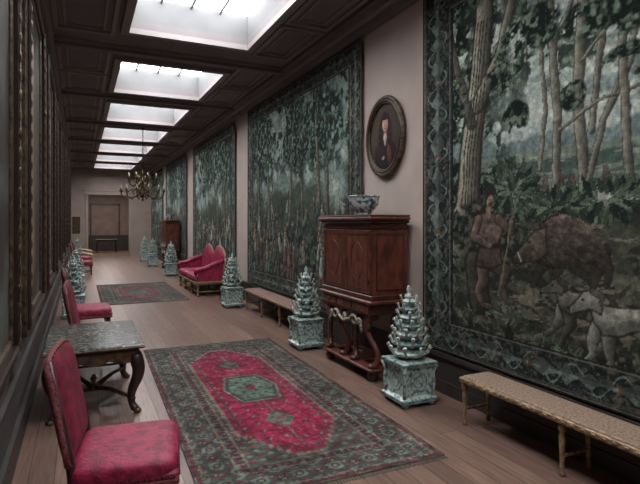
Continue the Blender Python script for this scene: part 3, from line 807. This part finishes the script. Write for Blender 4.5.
# ------------------------------------------------------------------ benches
def bench(L, seatmat):
    b = B(); D = .32; h = .40
    b.bbox(0, D, 0, L, h - .055, h - .012, M_GILT, .008)
    b.bbox(.02, D - .02, .02, L - .02, h - .02, h, seatmat, .008)
    for x in (.0, D - .02):
        for k in range(int(L / .07)):
            b.cushion(x + .01 + (-.012 if x == 0 else .012), .035 + k * .07, h - .034, .008, .022, .012, M_GILT, 1, 8, 4)
    n = max(2, int(round(L / .93)) + 1)
    for k in range(n):
        y = .035 + k * (L - .07) / (n - 1)
        for x in (.035, D - .035):
            b.lathe([(.012, 0), (.02, .01), (.02, .03), (.012, .045), (.015, .1), (.022, .26), (.014, .28), (.026, .30), (.026, .345)], x, y, M_GILT, 10)
        b.bbox(.03, D - .03, y - .01, y + .01, .12, .14, M_GILT, .004)
    return b
bench(2.85, M_CANE).obj('cane_bench', (2.80, .44, 0))
bench(2.7, M_BENCHRED).obj('cane_bench.001', (2.80, 6.6, 0))
bench(1.6, M_BENCHRED).obj('cane_bench.002', (2.80, 14.1, 0))

# ------------------------------------------------------------------ upholstered chair (front +X)
def tleg(b, x, y, h, mt):
    b.lathe([(.016, 0), (.026, .015), (.022, .04), (.014, .055), (.024, h * .35), (.016, h * .45), (.024, h * .6), (.015, h * .66), (.028, h * .72), (.028, h)], x, y, mt, 10)
def chair(arms=False):
    b = B(); hw = .29; hd = .26; sh = .33
    for x, y in ((hd - .04, hw - .04), (hd - .04, -hw + .04)): tleg(b, x, y, sh, M_WOODBLK)
    for y in (hw - .04, -hw + .04):
        b.sweep([(-hd - .04, y, 0), (-hd + .01, y, .15), (-hd + .02, y, .34), (-hd + .0, y, .5), (-hd - .09, y * .98, .96)], [.02, .022, .024, .022, .017], M_WOODBLK, 8)
        b.sweep([(-hd + .0, y, .10), (hd - .04, y, .10)], .013, M_WOODBLK, 8)
    b.sweep([(0, -hw + .04, .10), (0, hw - .04, .10)], .013, M_WOODBLK, 8)
    b.prism([(-hw + .04, .24), (-.1, .21), (0, .25), (.1, .21), (hw - .04, .24), (hw - .04, .18), (0, .19), (-hw + .04, .18)], 'x', hd - .05, hd - .03, M_WOODBLK)
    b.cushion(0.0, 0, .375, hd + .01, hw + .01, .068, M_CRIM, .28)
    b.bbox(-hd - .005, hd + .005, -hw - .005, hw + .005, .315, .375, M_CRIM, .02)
    b.bbox(-hd - .009, hd + .009, -hw - .009, hw + .009, .295, .33, M_FRINGE, .008)
    for k in range(18):
        y = -hw + (k + .5) * 2 * hw / 18
        b.cushion(hd + .01, y, .345, .005, .007, .007, M_BRASS, 1, 6, 4)
        x = -hd + (k + .5) * 2 * hd / 18
        for s_ in (-1, 1): b.cushion(x, s_ * (hw + .009), .345, .007, .005, .007, M_BRASS, 1, 6, 4)
    nY, nZ = 16, 16
    z0, z1 = .45, .985
    for side in (1, -1):
        vs = []; 
        for i in range(nZ + 1):
            t = i / nZ
            for j in range(nY + 1):
                u = -1 + 2 * j / nY
                zt_l = z1 - .05 * abs(u) ** 3
                z = z0 + (zt_l - z0) * t
                edge = (1 - abs(u) ** 6) * (1 - abs(2 * t - 1) ** 8)
                xx = -hd + .0 - .095 * ((z - .45) / .5) + side * (.012 + .03 * edge)
                vs.append((xx, u * (hw - .015), z))
        fs = [(i*(nY+1)+j, i*(nY+1)+j+1, (i+1)*(nY+1)+j+1, (i+1)*(nY+1)+j) for i in range(nZ) for j in range(nY)]
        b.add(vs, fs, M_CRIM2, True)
    rim = []
    for j in range(9): rim.append((-hd - .095 * ((z0 + j / 8 * (z1 - .05 - z0) - .45) / .5), -(hw - .015), z0 + j / 8 * (z1 - .05 - z0)))
    for j in range(1, 12):
        u = -1 + 2 * j / 12; z = z1 - .05 * abs(u) ** 3
        rim.append((-hd - .095 * ((z - .45) / .5), u * (hw - .015), z))
    for j in range(8, -1, -1): rim.append((-hd - .095 * ((z0 + j / 8 * (z1 - .05 - z0) - .45) / .5), hw - .015, z0 + j / 8 * (z1 - .05 - z0)))
    b.sweep(rim, .016, M_FRINGE, 8, closed=True)
    for p_ in rim[::1]:
        b.cushion(p_[0] + .016, p_[1], p_[2], .005, .007, .007, M_BRASS, 1, 6, 4)
    if arms:
        for s_ in (-1, 1):
            y = s_ * (hw - .01)
            b.sweep([(-hd - .03, y, .66), (-.05, y, .68), (hd - .04, y, .63), (hd + .02, y, .6)], [.022, .026, .024, .03], M_GILT, 8)
            b.sweep([(hd - .06, y, .36), (hd - .03, y, .5), (hd - .03, y, .62)], [.02, .017, .02], M_GILT, 8)
    return b
ch = chair().obj('upholstered_chair', (.245, 3.02, 0), math.radians(-9))
inst(ch, 'upholstered_chair.001', (.22, 6.25, 0), math.radians(-4))
inst(ch, 'upholstered_chair.002', (.14, 8.1, 0), math.radians(2))
ac = chair(True).obj('upholstered_armchair', (.1, 17.6, 0))
inst(ac, 'upholstered_armchair.001', (.12, 19.8, 0))

# ------------------------------------------------------------------ side table
def side_table():
    b = B(); x0, x1, L, h = 0, .77, 1.2, .60
    b.bbox(-.01, x1 + .01, -.01, L + .01, h - .035, h - .012, M_GILTD, .008)
    b.bbox(-.005, x1 + .005, -.005, L + .005, h - .022, h, M_MARBLE, .008)
    b.bbox(.04, x1 - .04, .04, L - .04, h - .12, h - .035, M_WOODBLK, .006)
    pts = [(.05, h - .06), (.05, h - .13)] + [(.05 + t * (L - .1), h - .13 - .03 * abs(math.sin(t * 4 * math.pi))) for t in [j / 24 for j in range(25)]] + [(L - .05, h - .06)]
    b.prism(pts, 'x', x1 - .045, x1 - .03, M_GILTD); 
    pts = [(.05, h - .06), (.05, h - .13)] + [(.05 + t * (x1 - .1), h - .13 - .03 * abs(math.sin(t * 3 * math.pi))) for t in [j / 18 for j in range(19)]] + [(x1 - .05, h - .06)]
    b.prism(pts, 'y', .03, .045, M_GILTD); b.prism(pts, 'y', L - .045, L - .03, M_GILTD)
    for sx, x in ((-1, .07), (1, x1 - .07)):
        for sy, y in ((-1, .08), (1, L - .08)):
            P_ = []; R_ = []
            for j in range(15):
                t = j / 14; z = (h - .10) * (1 - t)
                o = .045 * math.sin(t * 2 * math.pi) * (1 - .2 * t) + (.03 * max(0, t - .85) / .15)
                P_.append((x + sx * o * .7, y + sy * o * .7, max(z, .02))); R_.append(.045 * (1 - t) ** .7 + .017 + (.01 if t > .92 else 0))
            b.sweep(P_, R_, M_WOODBLK, 10)
            b.cushion(x + sx * .02, y + sy * .02, h - .17, .035, .035, .05, M_GILTD, .9, 12, 8)
            b.lathe([(.02, 0), (.034, .012), (.03, .03), (.015, .04)], P_[-1][0], P_[-1][1], M_GILTD, 10)
    cx, cy = x1 / 2, L / 2
    for x, y in ((.07, .08), (x1 - .07, .08), (.07, L - .08), (x1 - .07, L - .08)):
        b.sweep([(x, y, .12), ((x + cx) / 2 + (y - cy) * .05, (y + cy) / 2, .15), (cx, cy, .10)], [.015, .02, .022], M_GILTD, 8)
    b.lathe([(.05, .08), (.06, .10), (.045, .13), (.02, .15), (.03, .19), (.01, .23)], cx, cy, M_GILT, 14)
    return b
side_table().obj('marble_top_side_table', (-.27, 4.62, 0))

# ------------------------------------------------------------------ settee (front -X)
def settee():
    b = B(); L, D = 2.25, .70; sh = .30
    for y in (.06, L / 3, 2 * L / 3, L - .06):
        for x in (.06, D - .06):
            b.lathe([(.02, 0), (.034, .015), (.03, .04), (.016, .06), (.03, .14), (.018, .17), (.034, .2), (.034, sh)], x, y, M_GILT, 12)
    for x in (.06, D - .06): b.sweep([(x, .06, .1), (x, L - .06, .1)], .014, M_GILT, 8)
    for y in (.06, L - .06): b.sweep([(.06, y, .1), (D - .06, y, .1)], .014, M_GILT, 8)
    b.bbox(0, D, 0, L, .26, .33, M_GILT, .015)
    for k in range(int(L / .1)):
        b.cushion(-.006, .05 + k * .1, .295, .012, .034, .022, M_GILT, 1, 10, 6)
    b.cushion(D / 2 - .02, L / 4 + .03, .39, D / 2 - .0, L / 4 - .03, .085, M_CRIM, .28)
    b.cushion(D / 2 - .02, 3 * L / 4 - .03, .39, D / 2 - .0, L / 4 - .03, .085, M_CRIM, .28)
    nY, nZ = 40, 10
    def top(t): return .84 + .24 * abs(math.sin(t * 2 * math.pi)) ** .8
    for side in (-1, 1):
        vs = []
        for i in range(nZ + 1):
            s_ = i / nZ
            for j in range(nY + 1):
                t = j / nY; z = .38 + (top(t) - .38) * s_
                ed = (1 - abs(2 * s_ - 1) ** 6) * (1 - abs(2 * t - 1) ** 12) * (.5 + .5 * min(1, abs(t - .5) * 12))
                vs.append((D - .10 + .08 * s_ + side * (.012 + .05 * ed), .03 + t * (L - .06), z))
        b.add(vs, [(i*(nY+1)+j, i*(nY+1)+j+1, (i+1)*(nY+1)+j+1, (i+1)*(nY+1)+j) for i in range(nZ) for j in range(nY)], M_CRIM, True)
    b.sweep([(D - .02, .03 + j / nY * (L - .06), top(j / nY) + .005) for j in range(nY + 1)], .022, M_GILT, 8)
    for y in (.03, L - .03): b.sweep([(D - .10, y, .3), (D - .06, y, .6), (D - .02, y, .85)], .024, M_GILT, 8)
    for y in (.05, L - .05):
        arm = [(D - .06, y, .76), (D * .6, y, .70), (D * .3, y, .61), (.06, y, .585), (.0, y, .55), (.0, y, .5), (.04, y, .47)]
        b.sweep(arm, [.05, .055, .055, .055, .045, .035, .025], M_CRIM, 10)
        b.prism([(.06, .33), (D - .08, .33), (D - .06, .76), (D * .6, .70), (D * .3, .61), (.06, .57)], 'y', y - .03, y + .03, M_CRIM)
        b.sweep([(.04, y, .32), (.0, y, .42), (.03, y, .5), (.0, y, .57)], [.028, .022, .022, .036], M_GILT, 8)
    return b
settee().obj('crimson_settee', (2.30, 11.3, 0))

# ------------------------------------------------------------------ chandelier
def chandelier():
    b = B()
    zc = 2.38
    b.lathe([(.004, zc - .2), (.03, zc - .17), (.03, zc - .14), (.012, zc - .12), (.05, zc - .08), (.10, zc - .02), (.11, zc + .03), (.06, zc + .09), (.025, zc + .12), (.04, zc + .16), (.03, zc + .2), (.02, zc + .26), (.06, zc + .31), (.07, zc + .35), (.03, zc + .40), (.015, zc + .46), (.04, zc + .5), (.045, zc + .54), (.015, zc + .58), (.01, zc + .64)], 0, 0, M_BRASS, 18)
    for n, R, z0, zz in ((12, .54, zc + .0, zc + .10), (8, .36, zc + .32, zc + .36)):
        for k in range(n):
            a = 2 * math.pi * (k + .3) / n; c, s_ = math.cos(a), math.sin(a)
            P_ = [(.06, 0), (.3 * R / .5, -.09), (R * .7, -.13), (R * .93, -.08), (R, .03), (R, .07)]
            b.sweep([(r * c, r * s_, z0 + h) for r, h in P_], [.016, .015, .015, .015, .015, .015], M_BRASS, 6)
            P2 = [(.06, .08), (.22 * R / .5, .13), (.34 * R / .5, .05), (.3 * R / .5, -.02), (.26 * R / .5, .03)]
            b.sweep([(r * c, r * s_, z0 + h) for r, h in P2], .011, M_BRASS, 5)
            b.lathe([(.012, z0 + .05), (.045, z0 + .07), (.05, z0 + .085), (.016, z0 + .085), (.018, z0 + .12), (.022, z0 + .125)], R * c, R * s_, M_BRASS, 10)
            b.lathe([(.013, z0 + .12), (.012, z0 + .21), (.002, z0 + .215)], R * c, R * s_, M_WAX, 8)
    z = zc + .63; k = 0
    while z < H - .12:
        ring = [(.018 * math.cos(t) if k % 2 else 0, 0 if k % 2 else .018 * math.cos(t), z + .03 + .035 * math.sin(t)) for t in [2 * math.pi * j / 10 for j in range(10)]]
        b.sweep(ring, .005, M_IRON, 5, closed=True); z += .055; k += 1
    b.sweep([(0, 0, zc + .6), (0, 0, H - .06)], .005, M_IRON, 6)
    b.lathe([(.01, H - .16), (.05, H - .11), (.065, H - .09)], 0, 0, M_BRASS, 14)
    return b
chandelier().obj('brass_chandelier', (1.47, 13.9, 0))

# ------------------------------------------------------------------ oval portrait
par = bpy.data.objects.new('oval_portrait', None); sc.collection.objects.link(par)
PY, PZ, RY, RZ = 4.98, 2.63, .385, .455
par.location = (XR, PY, PZ)
b = B()
for rr, rad, xo, mt in ((.97, .03, -.035, M_GILTD), (.90, .018, -.05, M_WOODBLK), (.86, .016, -.04, M_GILTD)):
    b.sweep([(xo, RY * rr * math.cos(t) - 0, RZ * rr * math.sin(t)) for t in [2 * math.pi * j / 48 for j in range(48)]], rad, mt, 8, closed=True)
b.obj('oval_frame', parent=par)
cv = Canvas(-1, 1, -1, 1, .016)
cv.wx = -cv.x * .87 ; cv.wy = cv.y
cv.C[:] = (64, 54, 48)
cv.put(sstep(-.3, .9, cv.x), (78, 66, 58))
cv.ell(0.0, -.72, .66, .66, (34, 30, 32), shade=.25)
cv.ell(-.30, -.50, .20, .42, (46, 38, 40), shade=.3)
cv.ell(.26, -.58, .12, .34, (92, 50, 44), ang=.3, shade=.3)
cv.ell(0, .42, .29, .32, (34, 26, 23))
for q_ in range(7):
    for sx in (-1, 1):
        cv.ell(sx * (.24 + .03 * math.sin(q_ * 2.1)), .36 - q_ * .09, .12, .09, (38 + 8 * (q_ % 2), 29 + 6 * (q_ % 2), 25 + 5 * (q_ % 2)))
cv.ell(0, .12, .08, .12, (150, 114, 94))
cv.ell(0, -.04, .095, .13, (176, 168, 156), shade=.3); cv.ell(0, -.16, .06, .12, (160, 152, 142), shade=.3)
cv.ell(0, .36, .165, .225, (198, 156, 130), shade=.3)
for ex_ in (-.065, .065):
    cv.ell(ex_, .40, .032, .016, (214, 200, 184)); cv.ell(ex_, .40, .016, .016, (40, 30, 28)); cv.ell(ex_, .44, .045, .012, (74, 52, 42))
cv.ell(.012, .33, .022, .05, (160, 116, 94)); cv.ell(0, .245, .05, .015, (146, 76, 66)); cv.ell(-.03, .30, .04, .03, (198, 140, 116), a=.4)
cv.ell(0, .57, .19, .09, (34, 26, 23))
cv.ell(-.12, -.62, .09, .05, (176, 138, 114), ang=.4)
ang = lambda a, c: np.stack([np.full_like(a, -.03), a * RY * .86 * np.sqrt(np.maximum(0, 1 - c * c / 2)), c * RZ * .86 * np.sqrt(np.maximum(0, 1 - a * a / 2))], -1)
canvas_obj(cv, 'canvas', ang, M_OIL, par)

# ------------------------------------------------------------------ left wall portraits
def portrait(name, y0, y1, z0, z1, seed):
    par = bpy.data.objects.new(name, None); sc.collection.objects.link(par); par.location = (XL, 0, 0)
    b = B(); w = .15
    for i, (e0, e1, t) in enumerate(((0, .05, .06), (.04, .11, .085), (.10, .15, .05))):
        mt = (M_GILTD, M_WOODBLK, M_GILTD)[i]
        a0, a1, c0, c1 = y0 + e0, y1 - e0, z0 + e0, z1 - e0; q = e1 - e0
        b.bbox(0, t, a0, a1, c0, c0 + q, mt, .012); b.bbox(0, t, a0, a1, c1 - q, c1, mt, .012)
        b.bbox(0, t, a0, a0 + q, c0 + q * .5, c1 - q * .5, mt, .012); b.bbox(0, t, a1 - q, a1, c0 + q * .5, c1 - q * .5, mt, .012)
    for yy in (y0 + .08, y1 - .08):
        for k in range(int((z1 - z0) / .12)):
            b.cushion(.08, yy, z0 + .1 + k * .12, .014, .03, .045, M_GILTD, 1, 8, 6)
    b.obj('frame', parent=par)
    cv = Canvas(y0 + w, y1 - w, z0 + w, z1 - w, .03)
    cv.C[:] = (58, 54, 50); n = fbm(cv.x, cv.y, 2, 4, seed); cv.put(sstep(.45, .7, n), (84, 88, 80))
    cy = (y0 + y1) / 2; hh = z1 - z0
    cv.stroke([(cy, z0 + hh * .2), (cy, z0 + hh * .55), (cy, z0 + hh * .72)], [.34, .22, .18], ((110, 80, 74), (74, 92, 104), (124, 104, 78))[seed % 3], shade=.5)
    cv.stroke([(cy - .15, z0 + hh * .68), (cy - .32, z0 + hh * .5), (cy - .1, z0 + hh * .45)], [.07, .06, .04], (140, 112, 92), shade=.4)
    cv.ell(cy, z0 + hh * .82, .17, .19, (40, 32, 30)); cv.ell(cy, z0 + hh * .81, .09, .13, (190, 152, 128), shade=.3)
    for e_ in (-.035, .035): cv.ell(cy + e_, z0 + hh * .815, .014, .008, (40, 30, 28))
    canvas_obj(cv, 'canvas', lambda a, c: np.stack([np.full_like(a, .03), a, c], -1), M_OIL, par)
for i, (ya, yb) in enumerate(((-.9, .9), (1.5, 3.75), (4.4, 6.3), (6.9, 8.8), (9.6, 11.4), (12.3, 14.2), (15.2, 17.2), (18.4, 20.4), (21.6, 23.6))):
    portrait('framed_portrait' + ('' if i == 0 else '.%03d' % i), ya, yb, .78, 3.72, i + 3)
b = B()
for (ya, yb) in ((.95, 1.45), (3.8, 4.35), (6.35, 6.85), (8.85, 9.55), (11.45, 12.25), (14.25, 15.15), (17.25, 18.35), (20.45, 21.55), (23.65, 26.3)):
    b.bbox(XL, XL + .03, ya + .04, yb - .04, .62, 3.9, M_LWALL, .01)
    b.bbox(XL + .025, XL + .04, ya + .12, yb - .12, .72, 3.8, M_LWALL, .006)
b.obj('trim_4')

# ------------------------------------------------------------------ far room furniture
b = B()
b.bbox(0, 1.1, 0, .6, .68, .72, M_WOODBLK, .008); b.bbox(.05, 1.05, .05, .55, .6, .68, M_WOODBLK, .006)
for x in (.08, 1.02):
    for y in (.08, .52): b.lathe([(.03, 0), (.02, .05), (.035, .3), (.02, .5), (.03, .62)], x, y, M_WOODBLK, 10)
b.obj('writing_table', (.75, 29.6, 0))
b = B()
b.bbox(0, .02, 0, .34, 0, .8, M_GILTD, .006); b.bbox(-.005, .01, .05, .29, .06, .74, M_WOODBLK, .004)
o = b.obj('small_framed_picture', (-.33, Y1 - .001, 1.1), math.radians(-90))

# ------------------------------------------------------------------ world + camera
w = bpy.data.worlds.new('World'); sc.world = w; w.use_nodes = True
w.node_tree.nodes['Background'].inputs[0].default_value = (.6, .7, .85, 1); w.node_tree.nodes['Background'].inputs[1].default_value = .3
cam = bpy.data.cameras.new('camera'); co = bpy.data.objects.new('camera', cam); sc.collection.objects.link(co)
cam.sensor_width = 36; cam.lens = 36 * 510 / 640; cam.shift_y = -20 / 640; cam.clip_start = .05
co.location = (0, 0, 1.65); co.rotation_euler = (math.radians(90), 0, -math.atan2(240, 510))
sc.camera = co
